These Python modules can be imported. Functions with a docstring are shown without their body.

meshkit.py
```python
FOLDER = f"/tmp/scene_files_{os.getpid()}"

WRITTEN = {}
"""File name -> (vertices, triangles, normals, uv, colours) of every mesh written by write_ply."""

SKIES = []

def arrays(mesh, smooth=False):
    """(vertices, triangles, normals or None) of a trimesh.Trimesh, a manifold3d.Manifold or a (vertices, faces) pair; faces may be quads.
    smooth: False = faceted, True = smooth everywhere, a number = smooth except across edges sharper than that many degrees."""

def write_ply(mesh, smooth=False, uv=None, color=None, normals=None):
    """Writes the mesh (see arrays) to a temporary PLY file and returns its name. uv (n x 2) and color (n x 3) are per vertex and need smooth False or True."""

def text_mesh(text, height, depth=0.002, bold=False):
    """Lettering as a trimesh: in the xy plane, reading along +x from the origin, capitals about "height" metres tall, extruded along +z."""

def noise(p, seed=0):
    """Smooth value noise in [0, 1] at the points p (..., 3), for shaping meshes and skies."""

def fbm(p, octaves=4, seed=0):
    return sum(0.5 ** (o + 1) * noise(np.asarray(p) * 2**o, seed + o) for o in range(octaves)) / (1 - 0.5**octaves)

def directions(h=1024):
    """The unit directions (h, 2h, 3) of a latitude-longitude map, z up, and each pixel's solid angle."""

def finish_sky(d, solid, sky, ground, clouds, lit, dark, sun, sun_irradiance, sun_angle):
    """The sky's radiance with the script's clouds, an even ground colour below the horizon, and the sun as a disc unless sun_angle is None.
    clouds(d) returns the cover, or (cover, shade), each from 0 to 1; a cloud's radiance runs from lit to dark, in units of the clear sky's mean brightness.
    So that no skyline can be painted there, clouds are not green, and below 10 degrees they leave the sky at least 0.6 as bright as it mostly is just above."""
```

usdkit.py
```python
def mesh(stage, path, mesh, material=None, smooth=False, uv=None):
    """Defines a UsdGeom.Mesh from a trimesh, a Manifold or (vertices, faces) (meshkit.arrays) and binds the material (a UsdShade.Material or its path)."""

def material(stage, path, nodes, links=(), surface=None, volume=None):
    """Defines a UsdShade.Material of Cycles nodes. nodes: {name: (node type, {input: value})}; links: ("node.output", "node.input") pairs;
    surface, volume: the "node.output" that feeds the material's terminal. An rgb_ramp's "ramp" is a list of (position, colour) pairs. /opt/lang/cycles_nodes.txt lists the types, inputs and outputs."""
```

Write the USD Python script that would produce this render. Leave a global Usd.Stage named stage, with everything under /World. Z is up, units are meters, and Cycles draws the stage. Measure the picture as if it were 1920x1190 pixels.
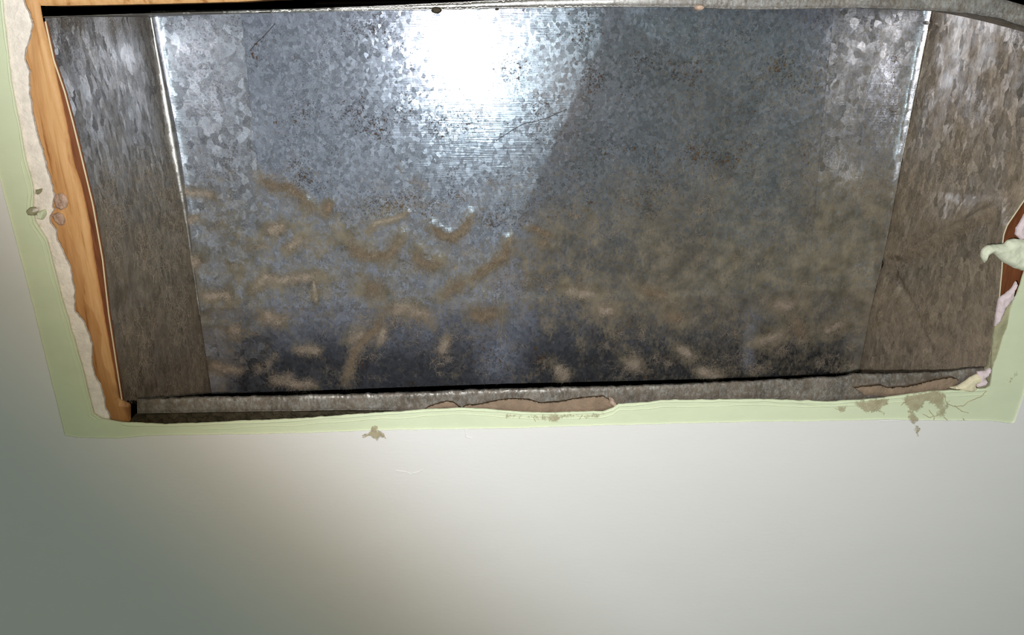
import math, random
import numpy as np
import trimesh
import usdkit, meshkit
from pxr import Usd, UsdGeom, UsdLux, UsdShade, Gf, Sdf, Vt
from scipy.spatial import Delaunay
from shapely.geometry import Polygon, LineString
from shapely import contains_xy, distance as sdist, points as spoints

stage = Usd.Stage.CreateInMemory()
UsdGeom.SetStageUpAxis(stage, UsdGeom.Tokens.z)
UsdGeom.Xform.Define(stage, '/World')
UsdGeom.Scope.Define(stage, '/World/Looks')

# ------------------------------------------------------------------ camera
W, H, F = 1920, 1190, 1440.0
D = 0.28                                   # lens to wall, metres
PITCH, YAW = math.radians(20.9), math.radians(3.5)
CAM = np.array([0.0, -D, 1.5])
FWD = np.array([math.sin(YAW) * math.cos(PITCH), math.cos(YAW) * math.cos(PITCH), -math.sin(PITCH)])
RGT = np.array([math.cos(YAW), -math.sin(YAW), 0.0])
UPV = np.cross(RGT, FWD)
cam = UsdGeom.Camera.Define(stage, '/World/camera')
M4 = np.eye(4)
M4[0, :3], M4[1, :3], M4[2, :3], M4[3, :3] = RGT, UPV, -FWD, CAM
cam.AddTransformOp().Set(Gf.Matrix4d(M4.tolist()))
cam.CreateHorizontalApertureAttr(36.0)
cam.CreateVerticalApertureAttr(36.0 * H / W)
cam.CreateFocalLengthAttr(F / W * 36.0)
cam.CreateClippingRangeAttr(Gf.Vec2f(0.01, 100.0))
cam.CreateExposureAttr(0.0)


def at(px, py, y):
    """the point of the vertical plane at depth y that stands at a pixel of the photograph"""
    d = FWD * F + RGT * (px - W / 2) + UPV * (H / 2 - py)
    return CAM + d * ((y - CAM[1]) / d[1])


def proj(P):
    q = np.asarray(P, float) - CAM
    z = q @ FWD
    return np.stack([W / 2 + F * (q @ RGT) / z, H / 2 - F * (q @ UPV) / z], -1)


# ------------------------------------------------------------------ lights
def sphere_light(path, pos, radius, intensity, color, aim=None, cone=None, soft=0.0):
    l = UsdLux.SphereLight.Define(stage, path)
    l.CreateRadiusAttr(radius)
    l.CreateIntensityAttr(intensity)
    l.CreateNormalizeAttr(True)
    l.CreateColorAttr(Gf.Vec3f(*color))
    z = np.array([0, 0, 1.0])
    if aim is not None:
        z = pos - aim
        z = z / np.linalg.norm(z)
        s = UsdLux.ShapingAPI.Apply(l.GetPrim())
        s.CreateShapingConeAngleAttr(cone)
        s.CreateShapingConeSoftnessAttr(soft)
    x = np.cross([0.1, 0.2, 1.0], z) if abs(z[2]) < 0.9 else np.cross([0, 1.0, 0], z)
    x = x / np.linalg.norm(x)
    yv = np.cross(z, x)
    m = np.eye(4)
    m[0, :3], m[1, :3], m[2, :3], m[3, :3] = x, yv, z, pos
    l.AddTransformOp().Set(Gf.Matrix4d(m.tolist()))
    return l


YB = 0.11                                  # depth of the duct's back panel
FLASH = CAM + RGT * -0.005 + np.array([0, 0, -0.0075]) + np.array([0, 0.002, 0])


def beam(az, el):
    az, el = math.radians(az), math.radians(el)
    return np.array([math.sin(az) * math.cos(el), math.cos(az) * math.cos(el), math.sin(el)])


# the two diodes of a phone torch: one neutral, one amber
sphere_light('/World/torch_light', FLASH, 0.0014, 0.84, (0.85, 0.97, 1.1), FLASH + beam(48.0, 28.0), 88.5, 0.28)
sphere_light('/World/torch_light_001', FLASH + RGT * 0.003, 0.0014, 0.53, (1.0, 0.72, 0.50), FLASH + beam(40.5, 24.0), 88.5, 0.28)
# bulb of the added floor lamp, placed for the glow on the metal
BULB = np.array([0.10, -2.9, 1.34])
sphere_light('/World/added_bulb_light', BULB, 0.007, 10.5, (0.74, 0.88, 0.86))
# ceiling lamp of the room
cl = UsdLux.DiskLight.Define(stage, '/World/ceiling_light')
cl.CreateRadiusAttr(0.25)
cl.CreateIntensityAttr(0.22)
cl.CreateNormalizeAttr(True)
cl.CreateColorAttr(Gf.Vec3f(0.94, 1.0, 0.74))
cl.AddTranslateOp().Set(Gf.Vec3d(-0.5, -1.3, 2.46))

# ------------------------------------------------------------------ materials
LK = '/World/Looks/'


def mat(name, nodes, links, surface):
    return usdkit.material(stage, LK + name, nodes, links, surface=surface)


def srgb(r, g, b):
    f = lambda c: ((c / 255 + 0.055) / 1.055) ** 2.4 if c > 10 else c / 255 / 12.92
    return (f(r), f(g), f(b))


def plain(name, col, rough=0.6, var=0.08, scale=60.0, bump=0.0, bscale=400.0, stretch=(1, 1, 1), metallic=0.0, spec=0.3):
    c = np.array(col)
    n = {'g': ('geometry', {}), 'm': ('mapping', {'scale': stretch}),
         'n': ('noise_texture', {'scale': scale, 'detail': 5.0, 'roughness': 0.6}),
         'r': ('rgb_ramp', {'ramp': [(0.25, tuple(c * (1 - var))), (0.75, tuple(np.minimum(c * (1 + var), 1)))]}),
         'b': ('noise_texture', {'scale': bscale, 'detail': 4.0, 'roughness': 0.6}),
         'u': ('bump', {'strength': bump, 'distance': 0.0006}),
         'p': ('principled_bsdf', {'roughness': rough, 'metallic': metallic, 'specular_ior_level': spec})}
    l = [('g.position', 'm.vector'), ('m.vector', 'n.vector'), ('n.fac', 'r.fac'), ('r.color', 'p.base_color')]
    if bump:
        l += [('m.vector', 'b.vector'), ('b.fac', 'u.height'), ('u.normal', 'p.normal')]
    else:
        del n['b'], n['u']
    return mat(name, n, l, 'p.BSDF')


M = {}
M['white_paint'] = plain('white_paint', (0.80, 0.80, 0.785), 0.45, 0.015, 20, 0.10, 260, (1, 1, 3.0))
M['green_paint'] = plain('green_paint', srgb(216, 226, 194), 0.5, 0.05, 45, 0.12, 300, (1, 1, 2.0))
M['old_paint_edge'] = plain('old_paint_edge', srgb(222, 228, 204), 0.5, 0.1, 200, 0.2, 500)
M['plaster'] = plain('plaster', srgb(240, 231, 221), 0.9, 0.16, 300, 1.0, 650)
M['pink_plaster'] = plain('pink_plaster', srgb(226, 210, 214), 0.9, 0.12, 200, 0.5, 600)
M['olive_plaster'] = plain('olive_plaster', srgb(160, 158, 128), 0.9, 0.2, 160, 0.5, 600)
M['room_paint'] = plain('room_paint', (0.72, 0.75, 0.68), 0.6, 0.03, 4)
M['floor_wood'] = plain('floor_wood', (0.30, 0.22, 0.15), 0.5, 0.2, 8, 0, 1, (1, 8, 1))
M['black_void_sheet'] = plain('black_void_sheet', (0.007, 0.006, 0.005), 0.95, 0.3, 80, spec=0.05)  # near black, so the cavity looks unlit
M['dark_metal'] = plain('dark_metal', (0.05, 0.05, 0.05), 0.4, 0.1, 80, metallic=1.0)
M['plywood'] = plain('plywood', (0.32, 0.22, 0.13), 0.6, 0.2, 20, 0, 1, (1, 1, 8))
M['dust_cake'] = plain('dust_cake', srgb(140, 122, 104), 1.0, 0.22, 220, 0.8, 900, spec=0.05)
M['crumb'] = plain('crumb', srgb(70, 66, 54), 1.0, 0.5, 260, 0.9, 800, spec=0.05)
M['scar'] = plain('scar', srgb(196, 172, 154), 0.8, 0.4, 600, 1.0, 900, (1, 1, 0.35))
M['cream_edge'] = plain('cream_edge', srgb(226, 218, 186), 0.6, 0.12, 150)


def wood(name, c1, c2, c3):
    n = {'g': ('geometry', {}), 'm': ('mapping', {'scale': (1.0, 1.0, 0.07)}),
         'w': ('noise_texture', {'scale': 460.0, 'detail': 6.0, 'roughness': 0.65, 'distortion': 0.6}),
         'm2': ('mapping', {'scale': (1.0, 1.0, 0.25)}),
         'k': ('noise_texture', {'scale': 90.0, 'detail': 3.0}),
         'r': ('rgb_ramp', {'ramp': [(0.28, c3), (0.42, c1), (0.60, c2), (0.8, c1)]}),
         'kr': ('rgb_ramp', {'ramp': [(0.24, (0.35, 0.28, 0.25)), (0.36, (1, 1, 1))]}),
         'x': ('mix_color', {'blend_type': 'multiply', 'fac': 1.0}),
         'u': ('bump', {'strength': 0.35, 'distance': 0.0005}),
         'p': ('principled_bsdf', {'roughness': 0.55, 'specular_ior_level': 0.3})}
    l = [('g.position', 'm.vector'), ('m.vector', 'w.vector'), ('w.fac', 'r.fac'), ('g.position', 'm2.vector'), ('m2.vector', 'k.vector'),
         ('k.fac', 'kr.fac'), ('r.color', 'x.a'), ('kr.color', 'x.b'), ('x.result', 'p.base_color'), ('w.fac', 'u.height'), ('u.normal', 'p.normal')]
    return mat(name, n, l, 'p.BSDF')


M['stud_wood'] = wood('stud_wood', srgb(208, 160, 104), srgb(222, 178, 124), srgb(164, 112, 64))
M['dark_wood'] = wood('dark_wood', srgb(120, 72, 44), srgb(140, 88, 56), srgb(70, 34, 18))


def galvanized(name, spangle, stretch, tone, bright, contrast, rough, dustcol, jitter=0.05, speck=0.5, filmcol=(0.70, 0.71, 0.73), rust=0.0):
    """zinc spangle in flat crystals of differing tone, gloss and tilt, under dust (primvar "dust"), a dull film (dirt, painted shade) and rust specks"""
    d1, d2 = dustcol
    t = np.array(tone)
    n = {
        'g': ('geometry', {}),
        'nd': ('noise_texture', {'scale': spangle * 0.9, 'detail': 2.0}),
        'nsub': ('vector_math', {'math_type': 'subtract', 'vector2': (0.5, 0.5, 0.5)}),
        'nsc': ('vector_math', {'math_type': 'scale', 'scale': 1.1 / spangle}),
        'add': ('vector_math', {'math_type': 'add'}),
        'm': ('mapping', {'scale': stretch}),
        'v': ('voronoi_texture', {'scale': spangle, 'feature': 'f1'}),
        'v2': ('voronoi_texture', {'scale': spangle * 3.1, 'feature': 'f1'}),
        's': ('separate_color', {}),
        's2': ('separate_color', {}),
        'cmix': ('mix_float', {'fac': 0.30}),
        'ramp': ('rgb_ramp', {'ramp': [(0.0, tuple(t * bright * (1 - contrast))), (0.55, tuple(t * bright)), (1.0, tuple(np.minimum(t * bright * (1 + contrast), 1)))]}),
        'rough': ('map_range', {'from_min': 0.0, 'from_max': 1.0, 'to_min': rough[0], 'to_max': rough[1]}),
        'jsub': ('vector_math', {'math_type': 'subtract', 'vector2': (0.5, 0.5, 0.5)}),
        'jsc': ('vector_math', {'math_type': 'scale', 'scale': jitter}),
        'jadd': ('vector_math', {'math_type': 'add'}),
        'jn': ('vector_math', {'math_type': 'normalize'}),
        # fine scratches
        'ms': ('mapping', {'scale': (0.05, 1.0, 1.0)}),
        'sn': ('noise_texture', {'scale': 1500.0, 'detail': 3.0}),
        'u': ('bump', {'strength': 0.08, 'distance': 0.0004}),
        'metal': ('principled_bsdf', {'metallic': 1.0}),
        # specks
        'kn': ('noise_texture', {'scale': 1100.0, 'detail': 3.0, 'roughness': 0.7}),
        'kn2': ('noise_texture', {'scale': 45.0, 'detail': 3.0}),
        'kadd': ('math', {'math_type': 'multiply_add', 'value2': 0.55, 'value3': -0.275}),
        'ksum': ('math', {'math_type': 'add'}),
        'kr': ('map_range', {'from_min': 0.615, 'from_max': 0.65, 'to_min': 0.0, 'to_max': speck, 'clamp': True}),
        'speck': ('principled_bsdf', {'roughness': 0.9, 'specular_ior_level': 0.1, 'base_color': (0.035, 0.026, 0.018)}),
        'mix1': ('mix_closure', {}),
        'rn': ('noise_texture', {'scale': 420.0, 'detail': 4.0, 'roughness': 0.65}),
        'rsum': ('math', {'math_type': 'add'}),
        'rr': ('map_range', {'from_min': 0.66, 'from_max': 0.70, 'to_min': 0.0, 'to_max': rust, 'clamp': True}),
        'rust': ('principled_bsdf', {'roughness': 0.95, 'specular_ior_level': 0.05, 'base_color': (0.10, 0.055, 0.028)}),
        'mixr': ('mix_closure', {}),
        # dust
        'a': ('attribute', {'attribute': 'dust'}),
        'dn': ('noise_texture', {'scale': 760.0, 'detail': 6.0, 'roughness': 0.72}),
        'dm': ('mapping', {'scale': (1.0, 1.0, 0.55)}),
        'dma': ('math', {'math_type': 'multiply_add', 'value2': 1.9, 'value3': -0.95}),
        'dsum': ('math', {'math_type': 'add'}),
        'dr': ('map_range', {'from_min': 0.18, 'from_max': 0.92, 'to_min': 0.0, 'to_max': 0.95, 'clamp': True}),
        'dc': ('noise_texture', {'scale': 150.0, 'detail': 4.0}),
        'dcr': ('rgb_ramp', {'ramp': [(0.3, d1), (0.7, d2)]}),
        'db': ('bump', {'strength': 0.9, 'distance': 0.0012}),
        'dust': ('principled_bsdf', {'roughness': 1.0, 'specular_ior_level': 0.02}),
        'mix2': ('mix_closure', {}),
        # dull film: dirt, and on the back panel painted glow and shade
        'fa': ('attribute', {'attribute': 'film'}),
        'film': ('principled_bsdf', {'roughness': 0.6, 'specular_ior_level': 0.25}),
        'fcol': ('mix_color', {'blend_type': 'multiply', 'fac': 1.0, 'b': filmcol}),
        'mixf': ('mix_closure', {}),
        'sa': ('noise_texture', {'scale': 1700.0, 'detail': 2.0, 'roughness': 0.6}),
        'sar': ('map_range', {'from_min': 0.62, 'from_max': 0.70, 'to_min': 0.0, 'to_max': 0.75, 'clamp': True}),
        'sam': ('mix_color', {'blend_type': 'mix', 'b': (0.95, 0.95, 0.93)}),
    }
    l = [('g.position', 'nd.vector'), ('nd.color', 'nsub.vector1'), ('nsub.vector', 'nsc.vector1'), ('g.position', 'add.vector1'), ('nsc.vector', 'add.vector2'),
         ('add.vector', 'm.vector'), ('m.vector', 'v.vector'), ('m.vector', 'v2.vector'), ('v.color', 's.color'), ('v2.color', 's2.color'),
         ('s.r', 'cmix.a'), ('s2.r', 'cmix.b'), ('cmix.result', 'ramp.fac'), ('s.g', 'rough.value'),
         ('v.color', 'jsub.vector1'), ('jsub.vector', 'jsc.vector1'), ('jsc.vector', 'jadd.vector1'), ('u.normal', 'jadd.vector2'), ('jadd.vector', 'jn.vector1'),
         ('g.position', 'ms.vector'), ('ms.vector', 'sn.vector'), ('sn.fac', 'u.height'),
         ('ramp.color', 'metal.base_color'), ('rough.result', 'metal.roughness'), ('jn.vector', 'metal.normal'),
         ('g.position', 'kn.vector'), ('g.position', 'kn2.vector'), ('kn2.fac', 'kadd.value1'), ('kn.fac', 'ksum.value1'), ('kadd.value', 'ksum.value2'), ('ksum.value', 'kr.value'),
         ('kr.result', 'mix1.fac'), ('mixf.closure', 'mix1.closure1'), ('speck.BSDF', 'mix1.closure2'),
         ('ramp.color', 'fcol.a'), ('g.position', 'sa.vector'), ('sa.fac', 'sar.value'), ('sar.result', 'sam.fac'), ('fcol.result', 'sam.a'), ('sam.result', 'film.base_color'), ('fa.fac', 'mixf.fac'), ('metal.BSDF', 'mixf.closure1'), ('film.BSDF', 'mixf.closure2'),
         ('g.position', 'dm.vector'), ('dm.vector', 'dn.vector'), ('dn.fac', 'dma.value1'), ('a.fac', 'dsum.value1'), ('dma.value', 'dsum.value2'), ('dsum.value', 'dr.value'),
         ('g.position', 'dc.vector'), ('dc.fac', 'dcr.fac'), ('dcr.color', 'dust.base_color'), ('dn.fac', 'db.height'), ('db.normal', 'dust.normal'),
         ('g.position', 'rn.vector'), ('rn.fac', 'rsum.value1'), ('kadd.value', 'rsum.value2'), ('rsum.value', 'rr.value'), ('rr.result', 'mixr.fac'), ('mix1.closure', 'mixr.closure1'), ('rust.BSDF', 'mixr.closure2'),
         ('dr.result', 'mix2.fac'), ('mixr.closure', 'mix2.closure1'), ('dust.BSDF', 'mix2.closure2')]
    return mat(name, n, l, 'mix2.closure')


DUST = (srgb(112, 106, 90), srgb(164, 154, 132))
SIDEDUST = (srgb(122, 112, 94), srgb(184, 170, 148))
LIPDUST = (srgb(94, 85, 74), srgb(130, 118, 104))
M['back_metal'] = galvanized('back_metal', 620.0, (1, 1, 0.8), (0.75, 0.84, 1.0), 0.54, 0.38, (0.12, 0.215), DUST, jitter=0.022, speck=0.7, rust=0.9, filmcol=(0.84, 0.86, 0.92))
M['flange_metal'] = galvanized('flange_metal', 330.0, (1, 1, 0.8), (0.82, 0.89, 1.0), 0.46, 0.5, (0.19, 0.36), DUST, jitter=0.07, filmcol=(0.88, 0.90, 0.96))
M['side_metal'] = galvanized('side_metal', 300.0, (0.8, 1.3, 0.55), (0.95, 0.96, 0.96), 0.60, 0.6, (0.20, 0.42), SIDEDUST, jitter=0.16, filmcol=(0.40, 0.35, 0.29))
M['right_metal'] = galvanized('right_metal', 300.0, (0.8, 1.3, 0.65), (1.0, 0.95, 0.89), 0.62, 0.6, (0.20, 0.42), SIDEDUST, jitter=0.14, filmcol=(0.78, 0.66, 0.52))
M['rail_metal'] = galvanized('rail_metal', 200.0, (0.4, 1, 1), (0.95, 0.95, 0.92), 0.6, 0.25, (0.35, 0.5), LIPDUST, jitter=0.1)


def lint(name, c1, c2):
    n = {'g': ('geometry', {}), 'n': ('noise_texture', {'scale': 1300.0, 'detail': 5.0, 'roughness': 0.75}),
         'a': ('attribute', {'attribute': 'edge'}),
         'ma': ('math', {'math_type': 'multiply_add', 'value2': 2.4, 'value3': -1.2}),
         'sum': ('math', {'math_type': 'add'}),
         'r': ('map_range', {'from_min': 0.22, 'from_max': 0.85, 'to_min': 0.0, 'to_max': 1.0, 'clamp': True}),
         'c': ('noise_texture', {'scale': 260.0, 'detail': 3.0}), 'cr': ('rgb_ramp', {'ramp': [(0.3, c1), (0.7, c2)]}),
         'u': ('bump', {'strength': 0.7, 'distance': 0.0008}),
         'p': ('principled_bsdf', {'roughness': 1.0, 'specular_ior_level': 0.02}), 't': ('transparent_bsdf', {}), 'x': ('mix_closure', {})}
    l = [('g.position', 'n.vector'), ('n.fac', 'ma.value1'), ('ma.value', 'sum.value1'), ('a.fac', 'sum.value2'), ('sum.value', 'r.value'),
         ('g.position', 'c.vector'), ('c.fac', 'cr.fac'), ('cr.color', 'p.base_color'), ('n.fac', 'u.height'), ('u.normal', 'p.normal'),
         ('r.result', 'x.fac'), ('t.BSDF', 'x.closure1'), ('p.BSDF', 'x.closure2')]
    return mat(name, n, l, 'x.closure')


M['lint'] = lint('lint', srgb(166, 152, 136), srgb(206, 193, 176))
M['brown_lint'] = lint('brown_lint', srgb(128, 112, 92), srgb(164, 147, 126))
M['smear'] = lint('smear', srgb(182, 170, 138), srgb(212, 202, 172))
M['fibre'] = plain('fibre', srgb(188, 175, 156), 1.0, 0.3, 300, spec=0.05)

# ------------------------------------------------------------------ helpers
COUNT = {}


def path_of(name, parent=None):
    base = (parent or '/World') + '/' + name
    k = COUNT.get(base, 0)
    COUNT[base] = k + 1
    return base if k == 0 else f'{base}_{k:03d}'


def tag(path, label=None, cat=None, group=None, kind=None):
    p = stage.GetPrimAtPath(path)
    for k, v in (('label', label), ('category', cat), ('group', group), ('kind', kind)):
        if v:
            p.SetCustomDataByKey(k, v)
    return path


def obj(name, mesh, m, parent=None, smooth=False, label=None, cat=None, group=None, kind=None, **prim):
    p = path_of(name, parent)
    g = usdkit.mesh(stage, p, mesh, M[m], smooth=smooth)
    for k, v in prim.items():
        UsdGeom.PrimvarsAPI(g).CreatePrimvar(k, Sdf.ValueTypeNames.FloatArray, 'vertex').Set(Vt.FloatArray.FromNumpy(np.asarray(v, np.float32)))
    tag(p, label, cat, group, kind)
    return p


def thing(name, label, cat, group=None, kind=None):
    p = path_of(name)
    UsdGeom.Xform.Define(stage, p)
    return tag(p, label, cat, group, kind)


def sm(e0, e1, x):
    t = np.clip((np.asarray(x, float) - e0) / (e1 - e0), 0, 1)
    return t * t * (3 - 2 * t)


def resample(pl, n):
    pl = np.asarray(pl, float)
    s = np.r_[0, np.cumsum(np.linalg.norm(np.diff(pl, axis=0), axis=1))]
    t = np.linspace(0, s[-1], n)
    return np.stack([np.interp(t, s, pl[:, k]) for k in range(pl.shape[1])], 1)


def rough_line(pl, amp, freq, seed, step=3.0):
    """a traced edge, with fine ragged detail between the traced points"""
    pl = np.asarray(pl, float)
    L = np.linalg.norm(np.diff(pl, axis=0), axis=1).sum()
    q = resample(pl, max(4, int(L / step)))
    t = np.gradient(q, axis=0)
    t /= np.maximum(np.linalg.norm(t, axis=1, keepdims=True), 1e-9)
    nrm = np.stack([-t[:, 1], t[:, 0]], 1)
    n = meshkit.fbm(np.c_[q * freq, np.zeros(len(q))], 3, seed) - 0.5
    k = np.minimum(1, np.minimum(np.arange(len(q)), np.arange(len(q))[::-1]) / 3.0)
    return q + nrm * (n * 2 * amp * k)[:, None]


def slab(poly_px, y0, depth, hfun=None, step=6.0, seed=0):
    """a solid sheet whose outline is given in the photograph's pixels on the plane y0: relief hfun(px, d) metres towards the room, skirt going back by depth"""
    poly = Polygon(poly_px).buffer(0)
    if poly.geom_type != 'Polygon':
        poly = max(poly.geoms, key=lambda g: g.area)
    ring = np.array(poly.exterior.coords)
    L = poly.exterior.length
    b = resample(ring, max(8, int(L / step)) + 1)[:-1]
    x0, ylo, x1, yhi = poly.bounds
    gx, gy = np.meshgrid(np.arange(x0, x1, step), np.arange(ylo, yhi, step))
    rng = np.random.default_rng(seed)
    g = np.c_[gx.ravel(), gy.ravel()] + rng.uniform(-0.3, 0.3, (gx.size, 2)) * step
    inner = poly.buffer(-0.55 * step)
    g = g[contains_xy(inner, g[:, 0], g[:, 1])] if not inner.is_empty else g[:0]
    p = np.vstack([b, g])
    tri = Delaunay(p).simplices
    c = p[tri].mean(1)
    tri = tri[contains_xy(poly.buffer(0.05), c[:, 0], c[:, 1])]
    e = p[tri]
    ar = (e[:, 1, 0] - e[:, 0, 0]) * (e[:, 2, 1] - e[:, 0, 1]) - (e[:, 1, 1] - e[:, 0, 1]) * (e[:, 2, 0] - e[:, 0, 0])
    tri[ar > 0] = tri[ar > 0][:, ::-1]
    tri = tri[np.abs(ar) > 1e-6][:, ::-1]
    V = np.array([at(x, y, y0) for x, y in p])
    d = sdist(spoints(p), poly.exterior)
    if hfun is not None:
        V[:, 1] -= hfun(p, d)
    nb = len(b)
    back = V[:nb].copy()
    back[:, 1] = y0 + depth
    i = np.arange(nb)
    j = (i + 1) % nb
    skirt = np.vstack([np.c_[i, j, j + len(V)], np.c_[i, j + len(V), i + len(V)]])
    V2 = np.vstack([V, back])
    m = trimesh.Trimesh(V2, np.vstack([tri, skirt]), process=False)
    # orient the front towards the room
    n = m.face_normals[:len(tri)]
    if n[:, 1].mean() > 0:
        m.faces[:len(tri)] = m.faces[:len(tri)][:, ::-1]
    return m, np.r_[d, np.zeros(nb)], np.vstack([p, b])


def tube(pts, r, sides=6):
    """swept tube through 3-D points; r may be one radius or one per point"""
    pts = np.asarray(pts, float)
    n = len(pts)
    r = np.broadcast_to(np.asarray(r, float), (n,))
    t = np.gradient(pts, axis=0)
    t /= np.maximum(np.linalg.norm(t, axis=1, keepdims=True), 1e-12)
    a = np.cross(t, [0.31, 0.77, 0.55])
    a /= np.maximum(np.linalg.norm(a, axis=1, keepdims=True), 1e-9)
    b = np.cross(t, a)
    th = np.arange(sides) / sides * 2 * np.pi
    V = pts[:, None] + r[:, None, None] * (np.cos(th)[None, :, None] * a[:, None] + np.sin(th)[None, :, None] * b[:, None])
    V = V.reshape(-1, 3)
    f = []
    for i in range(n - 1):
        for k in range(sides):
            p, q = i * sides + k, i * sides + (k + 1) % sides
            f += [(p, q, q + sides), (p, q + sides, p + sides)]
    return V, np.array(f)


def join(parts):
    Vs, Fs, o = [], [], 0
    for V, f in parts:
        Vs.append(V)
        Fs.append(np.asarray(f) + o)
        o += len(V)
    return np.vstack(Vs), np.vstack(Fs)


def grid_mesh(P):
    n, m = P.shape[:2]
    idx = np.arange(n * m).reshape(n, m)
    a, b, c, d = idx[:-1, :-1].ravel(), idx[1:, :-1].ravel(), idx[1:, 1:].ravel(), idx[:-1, 1:].ravel()
    return P.reshape(-1, 3), np.vstack([np.c_[a, b, c], np.c_[a, c, d]])


def box(x0, x1, y0, y1, z0, z1):
    b = trimesh.creation.box([x1 - x0, y1 - y0, z1 - z0])
    b.apply_translation([(x0 + x1) / 2, (y0 + y1) / 2, (z0 + z1) / 2])
    return b


def cyl(p, q, r, n=24):
    return trimesh.creation.cylinder(radius=r, segment=[p, q], sections=n)


def fb(p, freq, seed, octv=4):
    p = np.asarray(p, float)
    return meshkit.fbm(np.c_[p * freq, np.full(len(p), 0.37)], octv, seed)


# ------------------------------------------------------------------ traced outlines (photograph pixels)
GREEN_OUT_L = [(-125, -150), (-40, 185), (0, 340), (28, 445), (58, 560), (90, 690), (121, 816)]
GREEN_OUT_B = [(140, 820), (215, 822), (300, 816), (480, 814), (600, 811), (700, 807), (830, 805), (960, 803), (1080, 799), (1200, 796), (1320, 793), (1440, 791), (1560, 789), (1640, 787), (1760, 788), (1860, 789), (1899, 794)]
GREEN_OUT_R = [(1904, 789), (1920, 741), (1990, 480), (2110, 10), (2150, -150)]
GREEN_IN_L = [(-8, -60), (3, 0), (10, 60), (20, 150), (35, 230), (48, 300), (60, 345), (63, 363), (61, 391), (66, 416), (88, 451), (101, 504), (116, 560), (141, 643), (161, 721), (176, 777), (190, 785)]
GREEN_IN_B = [(230, 792), (310, 795), (380, 793), (480, 788), (540, 786), (590, 783), (650, 778), (700, 775), (760, 771), (800, 768), (850, 765), (905, 766), (960, 771), (1000, 774), (1060, 773), (1130, 771), (1150, 765), (1160, 757), (1185, 757), (1215, 754), (1240, 750), (1300, 750), (1440, 748), (1500, 751), (1560, 753), (1620, 750), (1680, 743), (1740, 734), (1790, 732), (1850, 728)]
GREEN_IN_R = [(1857, 724), (1862, 694), (1864, 682), (1871, 668), (1881, 633), (1888, 616), (1896, 578), (1907, 553), (1915, 529), (1922, 508), (1936, 450), (1980, 300), (2030, 60), (2060, -60)]

go = np.vstack([rough_line(GREEN_OUT_L, 0.6, 0.05, 1), rough_line(GREEN_OUT_B, 1.0, 0.04, 2), rough_line(GREEN_OUT_R, 0.6, 0.05, 3)])
gi = np.vstack([rough_line(GREEN_IN_L, 1.2, 0.06, 4), rough_line(GREEN_IN_B, 1.5, 0.06, 5), rough_line(GREEN_IN_R, 1.2, 0.06, 6)])
go_w = np.array([at(x, y, 0.0) for x, y in go])[:, [0, 2]]
gi_w = np.array([at(x, y, 0.0005) for x, y in gi])[:, [0, 2]]


def sheet(outer, hole, y0, y1):
    poly = Polygon(outer, [hole] if hole is not None else None).buffer(0)
    m = trimesh.creation.extrude_polygon(poly, y1 - y0, engine='earcut')
    v = m.vertices.copy()
    m.vertices = np.c_[v[:, 0], y0 + v[:, 2], v[:, 1]]
    m.invert()
    return m


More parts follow.
